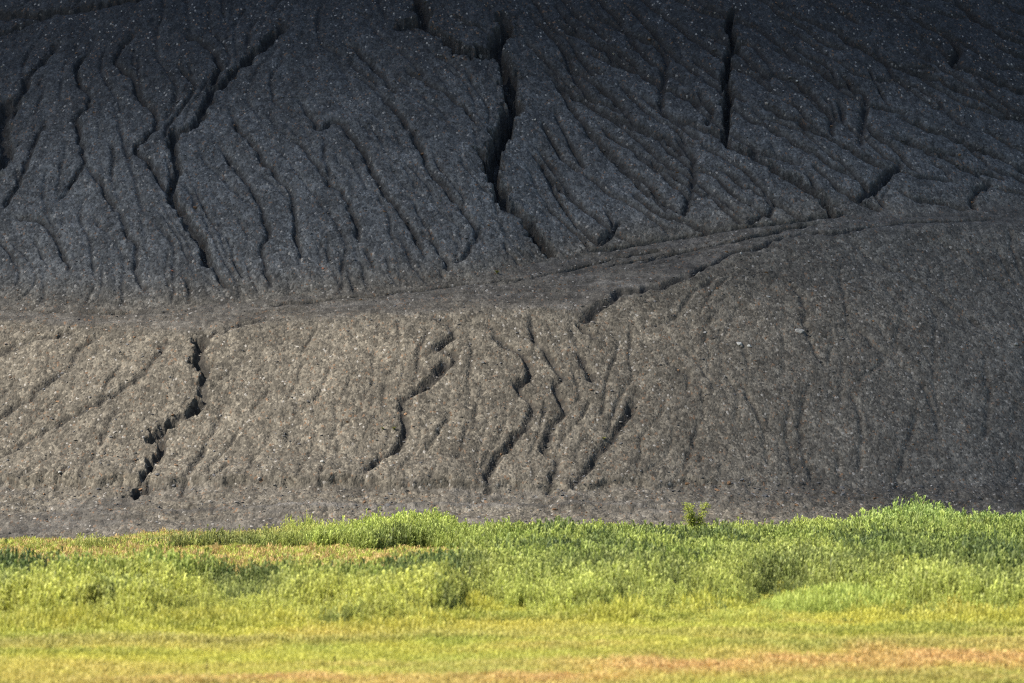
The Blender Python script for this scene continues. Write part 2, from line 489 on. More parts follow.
def heap_z(x, y):
    """height of the finished heap surface, bilinear"""
    x = np.asarray(x, float); y = np.asarray(y, float)
    i = np.clip(np.searchsorted(XS, x) - 1, 0, NX - 2); j = np.clip(np.searchsorted(YS, y) - 1, 0, NY - 2)
    fx = (x - XS[i]) / (XS[i + 1] - XS[i]); fy = (y - YS[j]) / (YS[j + 1] - YS[j])
    return (Z[j, i] * (1 - fx) + Z[j, i + 1] * fx) * (1 - fy) + (Z[j + 1, i] * (1 - fx) + Z[j + 1, i + 1] * fx) * fy

def heap_at(x, y, A):
    i = np.clip(np.searchsorted(XS, x) - 1, 0, NX - 2); j = np.clip(np.searchsorted(YS, y) - 1, 0, NY - 2)
    return A[j, i]

# ---- spoil material: crushed shale, every fragment its own tone
def spoil_material():
    k = N("spoil")
    co = k.n("ShaderNodeTexCoord").outputs['Object']
    rl = k.attr("rill"); tr = k.attr("track"); lo = k.attr("lower")
    co = k.n("ShaderNodeMapping", ins={'Vector': co, 'Scale': (1.0, 0.5, 0.7)}).outputs[0]
    v1 = k.n("ShaderNodeTexVoronoi", ins={'Vector': co, 'Scale': 6.2, 'Randomness': 1.0})
    v2 = k.n("ShaderNodeTexVoronoi", ins={'Vector': co, 'Scale': 2.1, 'Randomness': 1.0})
    s1 = k.n("ShaderNodeSeparateColor", ins={0: v1.outputs['Color']})
    s2 = k.n("ShaderNodeSeparateColor", ins={0: v2.outputs['Color']})
    big_n = k.n("ShaderNodeTexNoise", ins={'Vector': co, 'Scale': 0.22, 'Detail': 4.0, 'Roughness': 0.6})
    mid_n = k.n("ShaderNodeTexNoise", ins={'Vector': co, 'Scale': 1.3, 'Detail': 5.0, 'Roughness': 0.65})
    base_c = k.mix(lo, k.mix(k.attr('shade_tone'), (0.080, 0.081, 0.078), (0.026, 0.027, 0.0275)), (0.094, 0.082, 0.0625))
    mpg = k.n("ShaderNodeMapping", ins={'Vector': co, 'Scale': (0.16, 0.9, 0.9)})
    stk = k.n("ShaderNodeTexNoise", ins={'Vector': mpg.outputs[0], 'Scale': 1.0, 'Detail': 5.0, 'Roughness': 0.65})
    trk = k.ramp(stk.outputs[0], [(0.35, (0.040, 0.036, 0.030)), (0.5, (0.074, 0.067, 0.057)), (0.64, (0.112, 0.103, 0.090))])
    base_c = k.mix(tr, base_c, trk)
    # fragment tone
    tone = k.ramp(s1.outputs[0], [(0.0, 0.52), (0.35, 0.82), (0.7, 1.1), (0.95, 1.4), (1.0, 1.8)])
    tone2 = k.ramp(s2.outputs[1], [(0.0, 0.70), (1.0, 1.30)])
    mott = k.ramp(mid_n.outputs[0], [(0.3, 0.76), (0.7, 1.24)])
    broad = k.ramp(big_n.outputs[0], [(0.3, 0.78), (0.7, 1.22)])
    amt = k.math('SUBTRACT', 1.0, k.math('MULTIPLY', tr, 0.65))
    tone = k.mix(amt, (1, 1, 1), tone)
    c = k.mix(1.0, base_c, tone, 'MULTIPLY')
    c = k.mix(1.0, c, tone2, 'MULTIPLY')
    c = k.mix(1.0, c, mott, 'MULTIPLY')
    c = k.mix(1.0, c, broad, 'MULTIPLY')
    # a few burnt orange and a few pale fragments
    burnt = k.ramp(s1.outputs[1], [(0.93, 0.0), (0.96, 1.0)])
    patch = k.ramp(mid_n.outputs[0], [(0.45, 0.15), (0.65, 1.0)])
    c = k.mix(k.math('MULTIPLY', k.math('MULTIPLY', burnt, patch), 0.75), c, (0.17, 0.095, 0.05))
    pale = k.ramp(s1.outputs[2], [(0.985, 0.0), (0.992, 1.0)])
    c = k.mix(k.math('MULTIPLY', pale, 0.8), c, (0.27, 0.25, 0.22))
    # shade of the channel walls painted in, along with coarse dark debris
    debris_shade = k.math('MULTIPLY', rl, k.ramp(mid_n.outputs[0], [(0.35, 0.5), (0.6, 1.0)]))
    c = k.mix(k.math('MULTIPLY', debris_shade, 0.85), c, (0.022, 0.020, 0.018))
    b1 = k.n("ShaderNodeBump", ins={'Strength': 0.7, 'Distance': 0.06, 'Height': v1.outputs['Distance']})
    b1.invert = True
    fn = k.n("ShaderNodeTexNoise", ins={'Vector': co, 'Scale': 11.0, 'Detail': 3.0})
    b2 = k.n("ShaderNodeBump", ins={'Strength': 0.6, 'Distance': 0.05, 'Height': fn.outputs[0], 'Normal': b1.outputs[0]})
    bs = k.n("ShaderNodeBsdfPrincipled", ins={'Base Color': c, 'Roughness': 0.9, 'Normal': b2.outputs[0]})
    bs.inputs['Specular IOR Level'].default_value = 0.2
    k.t.links.new(bs.outputs[0], k.out.inputs[0])
    return k.m
M_SPOIL = spoil_material()

vid = np.arange(NX * NY).reshape(NY, NX)
quads_all = np.stack([vid[:-1, :-1], vid[:-1, 1:], vid[1:, 1:], vid[1:, :-1]], -1).reshape(-1, 4)
Sc = (S + 0.6 * n_edge)
cls = np.where(Sc < -0.1, 0, np.where(S + n_edge < SL, 1, np.where(S + n_edge < SF, 2, 3)))[:-1, :-1].ravel()
V_all = np.stack([GX, GY, Z], -1).reshape(-1, 3)
N_all = NRM.reshape(-1, 3)
lower_mask = 1 - sstep(-2, 6, S - SF)
lower_mask = lower_mask * (1 - 0.35 * sstep(5, 40, GX))
track_mask = np.clip(np.maximum(bench * (0.55 + 0.5 * fbm(GX * .2, GY * .5, 3, 71)), apron * (0.35 + 0.8 * fbm(GX * .15, GY * .4, 3, 72))), 0, 1)
track_mask *= 1 - 0.8 * sstep(0, 25, GX) * apron
track_mask = np.maximum(track_mask, PATH)
shade_tone = (1 - PATH) * apron * (.5 + .45 * sstep(-8, 14, GX + 3 * n_edge)) + (1 - apron) * sstep(29, 53, Z + 5 * fbm(GX * .05, GY * .05, 3, 73) + .08 * np.abs(GX))      # upper slope's shade deepened in colour towards the crest; foot track darkened too
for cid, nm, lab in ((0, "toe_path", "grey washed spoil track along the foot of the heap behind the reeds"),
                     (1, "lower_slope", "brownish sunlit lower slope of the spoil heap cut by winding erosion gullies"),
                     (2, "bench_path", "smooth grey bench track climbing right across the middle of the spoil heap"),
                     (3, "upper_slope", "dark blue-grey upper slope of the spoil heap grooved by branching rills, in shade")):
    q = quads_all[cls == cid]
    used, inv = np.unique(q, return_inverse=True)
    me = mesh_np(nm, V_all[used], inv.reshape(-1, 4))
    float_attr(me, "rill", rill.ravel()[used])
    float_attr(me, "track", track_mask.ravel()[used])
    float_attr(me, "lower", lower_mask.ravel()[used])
    float_attr(me, "shade_tone", shade_tone.ravel()[used])
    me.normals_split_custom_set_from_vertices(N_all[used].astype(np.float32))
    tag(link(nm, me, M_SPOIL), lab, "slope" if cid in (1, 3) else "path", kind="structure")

# ------------------------------------------------------------------ the meadow floor
def ground_z(x, y):
    return 0.10 * fbm(np.asarray(x) * 0.06, np.asarray(y) * 0.06, 3, 200) * sstep(60, 120, y)
gx = np.concatenate([np.array([-4000, -1500, -600, -250, -120]), np.arange(-80, 80.1, 1.6), np.array([120, 250, 600, 1500, 4000])]).astype(float)
gy = np.concatenate([np.array([-3000, -800, -200, 0, 60, 100]), np.arange(120, 300.1, 1.6), np.array([340, 420, 600, 1200, 4000])]).astype(float)
GGX, GGY = np.meshgrid(gx, gy)
gv = np.stack([GGX, GGY, ground_z(GGX, GGY) * (np.abs(GGX) < 90)], -1).reshape(-1, 3)
gi = np.arange(len(gx) * len(gy)).reshape(len(gy), len(gx))
gq = np.stack([gi[:-1, :-1], gi[:-1, 1:], gi[1:, 1:], gi[1:, :-1]], -1).reshape(-1, 4)
k = N("meadow_soil")
co = k.n("ShaderNodeTexCoord").outputs['Object']
n1 = k.n("ShaderNodeTexNoise", ins={'Vector': co, 'Scale': 0.35, 'Detail': 6.0, 'Roughness': 0.7})
n2 = k.n("ShaderNodeTexNoise", ins={'Vector': co, 'Scale': 5.0, 'Detail': 4.0})
c = k.ramp(n1.outputs[0], [(0.3, (0.060, 0.070, 0.020)), (0.5, (0.11, 0.11, 0.03)), (0.7, (0.12, 0.085, 0.04))])
c = k.mix(1.0, c, k.ramp(n2.outputs[0], [(0.3, 0.7), (0.7, 1.3)]), 'MULTIPLY')
bp = k.n("ShaderNodeBump", ins={'Strength': 0.6, 'Distance': 0.1, 'Height': n2.outputs[0]})
bs = k.n("ShaderNodeBsdfPrincipled", ins={'Base Color': c, 'Roughness': 0.95, 'Normal': bp.outputs[0]})
k.t.links.new(bs.outputs[0], k.out.inputs[0])
tag(link("ground", mesh_np("ground", gv, gq), k.m), "flat meadow floor under the grass and reeds", "ground", kind="structure")

# ------------------------------------------------------------------ the cloud that shades the upper slope
def shade_tau(px, py):
    f = np.interp(py, [-60, 0, 40, 100, 200, 260, 290, 302, 318, 336], [5.0, 4.4, 3.7, 2.8, 2.1, 1.75, 1.3, .95, .35, 0])
    gxx = np.interp(px, [380, 500, 600, 750, 850, 1000, 1200], [0, .2, .5, 1.05, 1.7, 2.2, 2.4])
    gxx = gxx * (1 - sstep(512, 530, py))
    return np.sqrt(f * f + gxx * gxx)
CH = 380.0
ca = np.arange(-115, 135.1, 2.5); cb = np.arange(272, 430.1, 2.5)   # positions on the slope (x,y) the cloud parts shade
CX, CY = np.meshgrid(ca, cb)
CZ = base(CX, CY)
cpx = 512 + F * CX / CY; cpy = HZ - F * (CZ - CAMZ) / CY
tau = shade_tau(cpx, cpy)
tau = tau * sstep(283, 294, CY - 0.004 * np.maximum(CX + 12, 0) ** 2 * 0.5)
edge = np.minimum(np.minimum(CX + 115, 135 - CX), np.minimum(430 - CY, 200))
tau = tau * sstep(0, 35, edge)
tau = tau * (1 + 0.35 * fbm(CX * 0.045, CY * 0.045, 3, 90)) 
DENS = 0.05
thick = tau / DENS * SUN[2]
lam = (CH - CZ) / SUN[2]
cvx = CX + SUN[0] * lam; cvy = CY + SUN[1] * lam
mid = CH + 4 * fbm(CX * 0.04, CY * 0.04, 3, 91)
puff = 1 + 0.0 * mid
sel = (thick[:-1, :-1] > 0.4) | (thick[1:, :-1] > 0.4) | (thick[:-1, 1:] > 0.4) | (thick[1:, 1:] > 0.4)
th = np.maximum(thick, 0.05)
ny_, nx_ = th.shape
top = np.stack([cvx, cvy, CH + th * 0.75], -1).reshape(-1, 3)
bot = np.stack([cvx, cvy, CH - th * 0.25], -1).reshape(-1, 3)
nv = nx_ * ny_
ci = np.arange(nv).reshape(ny_, nx_)
fcs = []
for j in range(ny_ - 1):
    for i in range(nx_ - 1):
        if not sel[j, i]: continue
        a, b, c_, d_ = ci[j, i], ci[j, i + 1], ci[j + 1, i + 1], ci[j + 1, i]
        fcs.append((a, b, c_, d_)); fcs.append((a + nv, d_ + nv, c_ + nv, b + nv))
        if j == 0 or not sel[j - 1, i]: fcs.append((b, a, a + nv, b + nv))
        if j == ny_ - 2 or not sel[j + 1, i]: fcs.append((d_, c_, c_ + nv, d_ + nv))
        if i == 0 or not sel[j, i - 1]: fcs.append((a, d_, d_ + nv, a + nv))
        if i == nx_ - 2 or not sel[j, i + 1]: fcs.append((c_, b, b + nv, c_ + nv))
fcs = np.array(fcs); used, inv = np.unique(fcs, return_inverse=True)
cme = mesh_np("cloud", np.vstack([top, bot])[used], inv.reshape(-1, 4), smooth=True)
k = N("cloud_vapour")
pv = k.n("ShaderNodeVolumePrincipled", ins={'Color': (1, 1, 1, 1), 'Density': DENS, 'Anisotropy': 0.3})
k.t.links.new(pv.outputs[0], k.out.inputs['Volume'])
tag(link("cloud", cme, k.m), "low white cloud drifting above and left of the heap, shading its upper slope", "cloud", kind="structure")

# ------------------------------------------------------------------ scattering (one object of stuff, instanced tufts)
proto_cols = {}
def proto_collection(name, meshes, mat):
    c = bpy.data.collections.new(name)
    for i, me in enumerate(meshes):
        ob = bpy.data.objects.new("%s_%02d" % (name, i), me)
        me.materials.clear(); me.materials.append(mat)
        c.objects.link(ob)
    return c

def scatter(name, pts, rot, scl, idx, tint, tip, coll):
    me = bpy.data.meshes.new(name)
    n = len(pts)
    me.vertices.add(n)
    me.vertices.foreach_set("co", np.ascontiguousarray(pts, np.float32).ravel())
    for an, arr in (("rot", rot), ("scl", scl), ("tint", tint), ("tip", tip)):
        a = me.attributes.new(an, 'FLOAT_VECTOR', 'POINT')
        a.data.foreach_set("vector", np.ascontiguousarray(arr, np.float32).ravel())
    a = me.attributes.new("idx", 'INT', 'POINT')
    a.data.foreach_set("value", np.ascontiguousarray(idx, np.int32))
    me.update()
    ob = bpy.data.objects.new(name, me); COL.objects.link(ob)
    ng = bpy.data.node_groups.new(name, 'GeometryNodeTree')
    ng.interface.new_socket("Geometry", in_out='INPUT', socket_type='NodeSocketGeometry')
    ng.interface.new_socket("Geometry", in_out='OUTPUT', socket_type='NodeSocketGeometry')
    gi_ = ng.nodes.new("NodeGroupInput"); go_ = ng.nodes.new("NodeGroupOutput")
    inst = ng.nodes.new("GeometryNodeInstanceOnPoints")
    ci_ = ng.nodes.new("GeometryNodeCollectionInfo")
    ci_.inputs['Collection'].default_value = coll
    ci_.inputs['Separate Children'].default_value = True
    ci_.inputs['Reset Children'].default_value = True
    inst.inputs['Pick Instance'].default_value = True
    def na(nm, dt):
        nd = ng.nodes.new("GeometryNodeInputNamedAttribute"); nd.data_type = dt
        nd.inputs['Name'].default_value = nm
        return nd.outputs['Attribute']
    L = ng.links.new
    L(gi_.outputs[0], inst.inputs['Points']); L(ci_.outputs[0], inst.inputs['Instance'])
    L(na("idx", 'INT'), inst.inputs['Instance Index'])
    L(na("rot", 'FLOAT_VECTOR'), inst.inputs['Rotation']); L(na("scl", 'FLOAT_VECTOR'), inst.inputs['Scale'])
    L(inst.outputs[0], go_.inputs[0])
    md = ob.modifiers.new("scatter", 'NODES'); md.node_group = ng
    return ob

# ------------------------------------------------------------------ loose stones on the heap
def rock_mesh(name, seed, sub=1, flat=0.6):
    import bmesh
    r = random.Random(seed)
    bm = bmesh.new()
    bmesh.ops.create_icosphere(bm, subdivisions=sub, radius=1.0)
    axes = [Vector((r.gauss(0, 1), r.gauss(0, 1), r.gauss(0, 1))).normalized() for _ in range(5)]
    offs = [r.uniform(0.45, 0.8) for _ in axes]
    for v in bm.verts:
        p = v.co.copy()
        for a, o_ in zip(axes, offs):                      # facets: cut along a few planes
            d = p.dot(a)
            if d > o_: p -= a * (d - o_)
        p *= 1 + r.uniform(-0.10, 0.10)
        v.co = Vector((p.x * r.uniform(.98, 1.02), p.y, p.z * flat))
    me = bpy.data.meshes.new(name); bm.to_mesh(me); bm.free()
    return me
def stone_material():
    k = N("loose_stone")
    t = k.attr("tint", 'INSTANCER', 'Color')
    co = k.n("ShaderNodeTexCoord").outputs['Object']
    n1 = k.n("ShaderNodeTexNoise", ins={'Vector': co, 'Scale': 2.5, 'Detail': 4.0})
    c = k.mix(1.0, t, k.ramp(n1.outputs[0], [(0.3, 0.75), (0.7, 1.25)]), 'MULTIPLY')
    bs = k.n("ShaderNodeBsdfPrincipled", ins={'Base Color': c, 'Roughness': 0.85})
    bs.inputs['Specular IOR Level'].default_value = 0.25
    k.t.links.new(bs.outputs[0], k.out.inputs[0])
    return k.m
M_STONE = stone_material()
stones = proto_collection("stone_shapes", [rock_mesh("stone_shape", 50 + i, 1, 0.45 + 0.08 * i) for i in range(5)], M_STONE)

def scatter_stones(name, label, n, ymin, ymax, want, seed, mult=1.0):
    r = np.random.RandomState(seed)
    x = r.uniform(-58, 58, n); y = r.uniform(ymin, ymax, n)
    s = y - toe_y(x); sl = np.interp(x, lip_x, lip_s); sf = np.interp(x, foot_x, foot_s)
    rl = heap_at(x, y, rill)
    cl = vnoise(x * 0.35, y * 0.3, 401) * 0.5 + 0.5
    keep = want(s, sl, sf) & (r.rand(n) < 0.25 + 0.55 * cl + 0.5 * np.minimum(rl, 0.7))
    x, y, rl = x[keep], y[keep], rl[keep]
    n = len(x)
    z = heap_z(x, y)
    size = 0.026 + 0.035 * r.rand(n) ** 2 + 0.13 * r.rand(n) ** 16
    size *= (1 + 0.5 * rl) * mult
    pick = r.rand(n); pale = np.array([[.22, .215, .20]]) if ymin > 300 else np.array([[.33, .31, .28]])
    grey = np.array([[.085, .083, .082]]) * (0.5 + 1.0 * r.rand(n, 1))
    tint = np.where(pick[:, None] < 0.70, grey, np.where(pick[:, None] < 0.84, np.array([[.17, .10, .055]]) * (.6 + .7 * r.rand(n, 1)),
           np.where(pick[:, None] < 0.97, np.array([[.17, .155, .135]]) * (.7 + .6 * r.rand(n, 1)), pale * (.6 + .5 * r.rand(n, 1)))))
    size = np.where(pick > 0.97, size * 0.85, size)
    rot = np.stack([r.uniform(-.5, .5, n), r.uniform(-.5, .5, n), r.uniform(0, 6.28, n)], 1)
    scl = size[:, None] * r.uniform(0.7, 1.35, (n, 3))
    ob = scatter(name, np.stack([x, y, z + size * 0.1], 1), rot, scl, r.randint(0, 5, n), tint, tint, stones)
    tag(ob, label, "stones", kind="stuff")
scatter_stones("loose_stones", "countless loose shale fragments littering the dark upper slope", 34000, 315, 385, lambda s, a, b: s > b, 21)
scatter_stones("loose_stones", "countless pale and rusty stone fragments strewn over the sunlit lower slope", 42000, 283, 335, lambda s, a, b: s <= b, 22)

scatter_stones("rubble", "coarser rubble rolled down to the foot of the heap", 7000, 283, 304, lambda s, a, b: (s > -5) & (s < .8), 23, 1.9)

# ------------------------------------------------------------------ leaves and blades
def foliage_material(name, transl=0.45, rough=0.55, var=.30, lv=.45):
    k = N(name)
    t = k.attr("tint", 'INSTANCER', 'Color'); tp = k.attr("tip", 'INSTANCER', 'Color')
    f = k.attr("up")
    rnd = k.n("ShaderNodeObjectInfo").outputs['Random']
    leaf = k.attr("leaf")
    c = k.mix(f, t, tp)
    c = k.mix(1.0, c, k.ramp(rnd, [(0.0, 1 - var), (0.5, 1.0), (1.0, 1 + var)]), 'MULTIPLY')
    c = k.mix(1.0, c, k.ramp(leaf, [(0.0, 1 - lv), (0.6, 1.0), (1.0, 1 + lv)]), 'MULTIPLY')
    d = k.n("ShaderNodeBsdfPrincipled", ins={'Base Color': c, 'Roughness': rough})
    d.inputs['Specular IOR Level'].default_value = 0.3
    tr = k.n("ShaderNodeBsdfTranslucent", ins={'Color': c})
    mx = k.n("ShaderNodeMixShader", ins={0: transl, 1: d.outputs[0], 2: tr.outputs[0]})
    k.t.links.new(mx.outputs[0], k.out.inputs[0])
    return k.m
M_REED = foliage_material("reed_leaf", 0.42)
M_GRASS = foliage_material("grass_blade", 0.40, .55, .16, .25)

class Blades:
    def __init__(self): self.v = []; self.f = []; self.up = []; self.leaf = []
    def strip(self, pts, widths, side, up, leaf):
        b = len(self.v)
        for p, w, u in zip(pts, widths, up):
            self.v.append(p - side * w); self.v.append(p + side * w)
            self.up += [u, u]; self.leaf += [leaf, leaf]
        for i in range(len(pts) - 1):
            a = b + 2 * i
            self.f.append((a, a + 1, a + 3, a + 2))
    def mesh(self, name):
        me = mesh_from(name, self.v, self.f)
        float_attr(me, "up", self.up); float_attr(me, "leaf", self.leaf)
        return me

def reed_clump(seed, stems=11, plume=0.5, spread=0.30):
    """unit-height clump of common reed: stems, steep leaves, feathery heads"""
    r = random.Random(seed); B = Blades()
    for s in range(stems):
        a = r.uniform(0, 6.283); q = spread * math.sqrt(r.random())
        p0 = Vector((q * math.cos(a), q * math.sin(a), 0))
        h = r.uniform(0.5, 1.0) if r.random() > .12 else r.uniform(1.0, 1.2)
        lean = Vector((r.gauss(0.05, .06), r.gauss(0, .05), 0))
        tone = r.random()
        def P(t): return p0 + Vector((0, 0, h * t)) + lean * (t * t) * h * 1.4
        sd = Vector((math.cos(a + 1.1), math.sin(a + 1.1), 0))
        B.strip([P(0), P(.5), P(1)], [.010, .009, .004], sd, [0, .15, .5], tone * 0.8 + .2)
        nl = r.randint(6, 8)
        for j in range(nl):
            t = 0.12 + 0.84 * j / nl + r.uniform(-.03, .03)
            az = r.uniform(0, 6.283)
            o_ = Vector((math.cos(az), math.sin(az), 0)); sd = Vector((-o_.y, o_.x, 0))
            L = r.uniform(.18, .30) * (1 - .35 * abs(t - .55)); w = r.uniform(.014, .025)
            b0 = P(t); dr = r.uniform(0.0, .08)
            pts = [b0, b0 + o_ * L * .16 + Vector((0, 0, L * .65)), b0 + o_ * L * .36 + Vector((0, 0, L * 1.1 - dr)), b0 + o_ * L * .58 + Vector((0, 0, L * 1.1 - dr * 2))]
            B.strip(pts, [w * .7, w, w * .7, .001], sd, [t * .7, t * .75, t * .8, t * .85], min(1, max(0, r.gauss(.5, .27))))
        if r.random() < plume:
            for j in range(4):
                az = r.uniform(0, 6.283); o_ = Vector((math.cos(az), math.sin(az), 0)); sd = Vector((-o_.y, o_.x, 0))
                b0 = P(.97)
                B.strip([b0, b0 + Vector((0, 0, .08)) + o_ * .02, b0 + Vector((0, 0, .12)) + o_ * .055], [.008, .02, .004], sd, [.9, 1, 1], r.uniform(.4, .8))
    return B.mesh("reed_clump_shape")

def grass_tuft(seed, blades=34, spread=0.42, seedhead=0.4, droop=1.0):
    """unit-height tuft of meadow grass"""
    r = random.Random(seed); B = Blades()
    for s in range(blades):
        a = r.uniform(0, 6.283); q = spread * math.sqrt(r.random())
        p0 = Vector((q * math.cos(a), q * math.sin(a), 0))
        az = r.uniform(0, 6.283); o_ = Vector((math.cos(az), math.sin(az), 0)); sd = Vector((-o_.y, o_.x, 0))
        h = r.uniform(.45, 1.0); b = r.uniform(.05, .34) * droop * h; w = r.uniform(.016, .032)
        tone = min(1, max(0, r.gauss(.5, .2)))
        B.strip([p0, p0 + Vector((0, 0, h * .55)) + o_ * b * .25, p0 + Vector((0, 0, h * .9)) + o_ * b * .7, p0 + Vector((0, 0, h * (1 - .25 * b))) + o_ * b * 1.25],
                [w, w * .9, w * .6, .001], sd, [0, .3, .6, .8], tone)
        if r.random() < seedhead:
            t0 = p0 + Vector((0, 0, h)) + o_ * b * .3
            B.strip([p0 + Vector((0, 0, h * .4)), t0, t0 + Vector((0, 0, .10)) + o_ * .05, t0 + Vector((0, 0, .19)) + o_ * .11], [.004, .016, .032, .006], sd, [.6, 1, 1, 1], r.uniform(.4, .9))
    return B.mesh("grass_tuft_shape")

C_REED = proto_collection("reed_shapes", [reed_clump(i, 13, .45) for i in range(7)], M_REED)
C_GRASS = proto_collection("grass_shapes", [grass_tuft(100 + i, 36) for i in range(6)], M_GRASS)
C_TALL = proto_collection("tall_grass_shapes", [grass_tuft(200 + i, 40, .30, .75, .8) for i in range(6)], M_GRASS)

def ground_xy(px, py):
    d = F * CAMZ / (py - HZ)
    return (px - 512) / F * d, d
def pix(x, y):
    return 512 + F * x / y, HZ + F * CAMZ / y

def lerp3(a, b, t): return np.asarray(a)[None, :] * (1 - t[:, None]) + np.asarray(b)[None, :] * t[:, None]

YEL = np.array([.50, .47, .095]); LGT = np.array([.38, .42, .10]); GRN = np.array([.20, .27, .055])
DRK = np.array([.055, .095, .032]); ORA = np.array([.50, .37, .17]); RED = np.array([.60, .41, .19]); STR = np.array([.50, .42, .17])
BLU = np.array([.12, .20, .085])

FRONT = np.array([(-300, 622), (0, 624), (140, 622), (210, 616), (290, 617), (380, 622), (440, 618), (455, 601), (500, 599), (520, 606), (600, 611), (700, 606),
                  (740, 597), (760, 590), (800, 591), (840, 594), (862, 606), (940, 611), (1024, 613), (1320, 613)], float)
REARH = np.array([(-300, .5), (0, .55), (90, .75), (150, 1.3), (300, 1.7), (350, 2.2), (440, 2.9), (460, 2.1), (560, 2.1), (640, 1.9), (780, 1.9), (840, 2.4),
                  (880, 3.7), (930, 3.9), (965, 3.0), (1024, 2.9), (1320, 2.3)], float)

def make_reeds():
    r = np.random.RandomState(61)
    n = 76000
    y = r.uniform(178, 283, n); x = r.uniform(-.165, .165, n) * y
    px, py = pix(x, y)
    wp = px + 14 * vnoise(x * .25, y * .25, 500); wy = py + 4 * vnoise(x * .5, y * .3, 501)
    fr = np.interp(wp, FRONT[:, 0], FRONT[:, 1]) + 13
    inside = (wy < fr + 5 - 20 * r.rand(n) ** 1.1) & (y < 275.5 + 5 * vnoise(x * .3, x * 0, 512) + 3 * r.rand(n) ** 2)
    # the low strip of reddish grass behind the tall front stand, and small openings
    strip_c = np.interp(wp, [-300, 0, 240, 420, 520, 600], [566, 568, 568, 562, 556, 552])
    strip = np.exp(-((wy - strip_c) / 8.5) ** 2) * (1 - sstep(470, 560, wp))
    gap = ((wy > 561) & (wy < np.minimum(602 - 9 * sstep(370, 430, wp), fr - 10)) & (wp < 490 + 40 * vnoise(y * .3, x * .3, 509)))
    hole = vnoise(x * .18, y * .12, 505) > 0.55
    rear = py < 559
    dens = np.where(rear, .6, .62)
    keep = inside & ~gap & (r.rand(n) < dens) & ~(hole & (r.rand(n) < .8))
    x, y, px, py, wp, wy, fr = [a[keep] for a in (x, y, px, py, wp, wy, fr)]
    n = len(x)
    # heights
    back = sstep(0, 1, (fr - wy - 16) / 14)                       # 0 at the very front row, 1 behind it
    hF = 1.85 + 0.25 * back
    hF *= 1 - .35 * sstep(150, 200, wp) * (1 - sstep(270, 300, wp)) * (1 - back)
    hR = np.interp(px, REARH[:, 0], REARH[:, 1])
    t = sstep(575, 550, py) if False else 1 - sstep(550, 572, py)
    h = hF * (1 - t) + hR * t * .68
    h *= 1 + (.30 - .14 * t) * fbm(x * .28, y * .28, 3, 510) + r.normal(0, .10, n)
    h *= .34 + .72 * sstep(-4, 12, fr - wy)
    # tints
    nz = fbm(x * .12, y * .10, 3, 520) * .5 + .5; nz2 = fbm(x * .5, y * .4, 2, 521) * .5 + .5
    tint = lerp3(GRN * 1.1, LGT, np.clip(nz * 1.5 - .1 + .3 * t, 0, 1))
    def blend(tint, col, w): return tint * (1 - w[:, None]) + np.asarray(col)[None, :] * w[:, None]
    frontrow = (1 - back) * (1 - t)
    tint = blend(tint, DRK * 1.3, back * (1 - t) * (.12 + .38 * nz2))  # back row tinted darker: dense leaves plus the shade on its fronts, painted in
    tint = blend(tint, LGT * 1.05, (1 - t) * .25)
    tint = blend(tint, YEL, frontrow * (0.62 - .45 * sstep(440, 540, wp)))
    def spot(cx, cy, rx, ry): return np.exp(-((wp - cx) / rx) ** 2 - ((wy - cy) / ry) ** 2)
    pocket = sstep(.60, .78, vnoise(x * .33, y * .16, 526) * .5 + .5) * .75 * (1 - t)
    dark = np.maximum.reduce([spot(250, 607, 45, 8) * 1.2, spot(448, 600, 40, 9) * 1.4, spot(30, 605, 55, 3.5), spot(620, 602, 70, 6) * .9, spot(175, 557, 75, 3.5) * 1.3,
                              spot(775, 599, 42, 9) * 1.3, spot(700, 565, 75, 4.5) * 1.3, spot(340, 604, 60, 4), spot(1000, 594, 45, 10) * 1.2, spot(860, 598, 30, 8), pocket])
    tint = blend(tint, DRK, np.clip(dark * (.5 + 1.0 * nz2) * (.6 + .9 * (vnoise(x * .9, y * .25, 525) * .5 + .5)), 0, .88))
    rearL = t * (1 - sstep(250, 340, wp))
    tint = blend(tint, STR, rearL * .35 * nz2 * (1 - np.clip(dark, 0, 1)))
    tint = blend(tint, BLU * 1.5, t * sstep(780, 900, wp) * .35)
    tip = np.maximum(tint * 1.35, (LGT * .9)[None, :] * (1 - .95 * np.clip(dark * 1.2, 0, 1))[:, None])
    tip = blend(tip, ORA, np.clip(rearL * (.05 + .55 * nz2) * (1 - np.clip(dark * 1.2, 0, 1)) + .12 * nz2, 0, 1))
    tip = blend(tip, YEL * np.array([1.15, 1.28, 1.9]), frontrow * .5)
    rot = np.stack([r.normal(0, .04, n), r.normal(0.05, .04, n), r.uniform(0, 6.28, n)], 1)
    scl = np.stack([h * r.uniform(.75, 1.05, n)] * 2 + [h], 1)
    z = np.maximum(ground_z(x, y), 0) - .03
    z = np.where(y > 277, np.maximum(z, heap_z(x, y) - .05), z)
    P = np.stack([x, y, z], 1); idx = r.randint(0, 7, n)
    groups = [((py >= 572) & (px < 485), "reed_bed", "yellow-green tall reeds with dark gaps at the left front of the marsh"),
              ((py >= 572) & (px >= 485), "reed_bed", "bright green tall reeds at the right front of the marsh"),
              ((py < 572) & (px < 330), "reed_bed", "straw-tipped reeds at the left foot of the heap with a dark green band"),
              ((py < 572) & (px >= 330), "reed_bed", "lush green reeds along the middle and right foot of the heap")]
    for m, nm, lab in groups:
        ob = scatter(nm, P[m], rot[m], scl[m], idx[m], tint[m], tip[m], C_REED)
        tag(ob, lab, "reeds", kind="stuff")

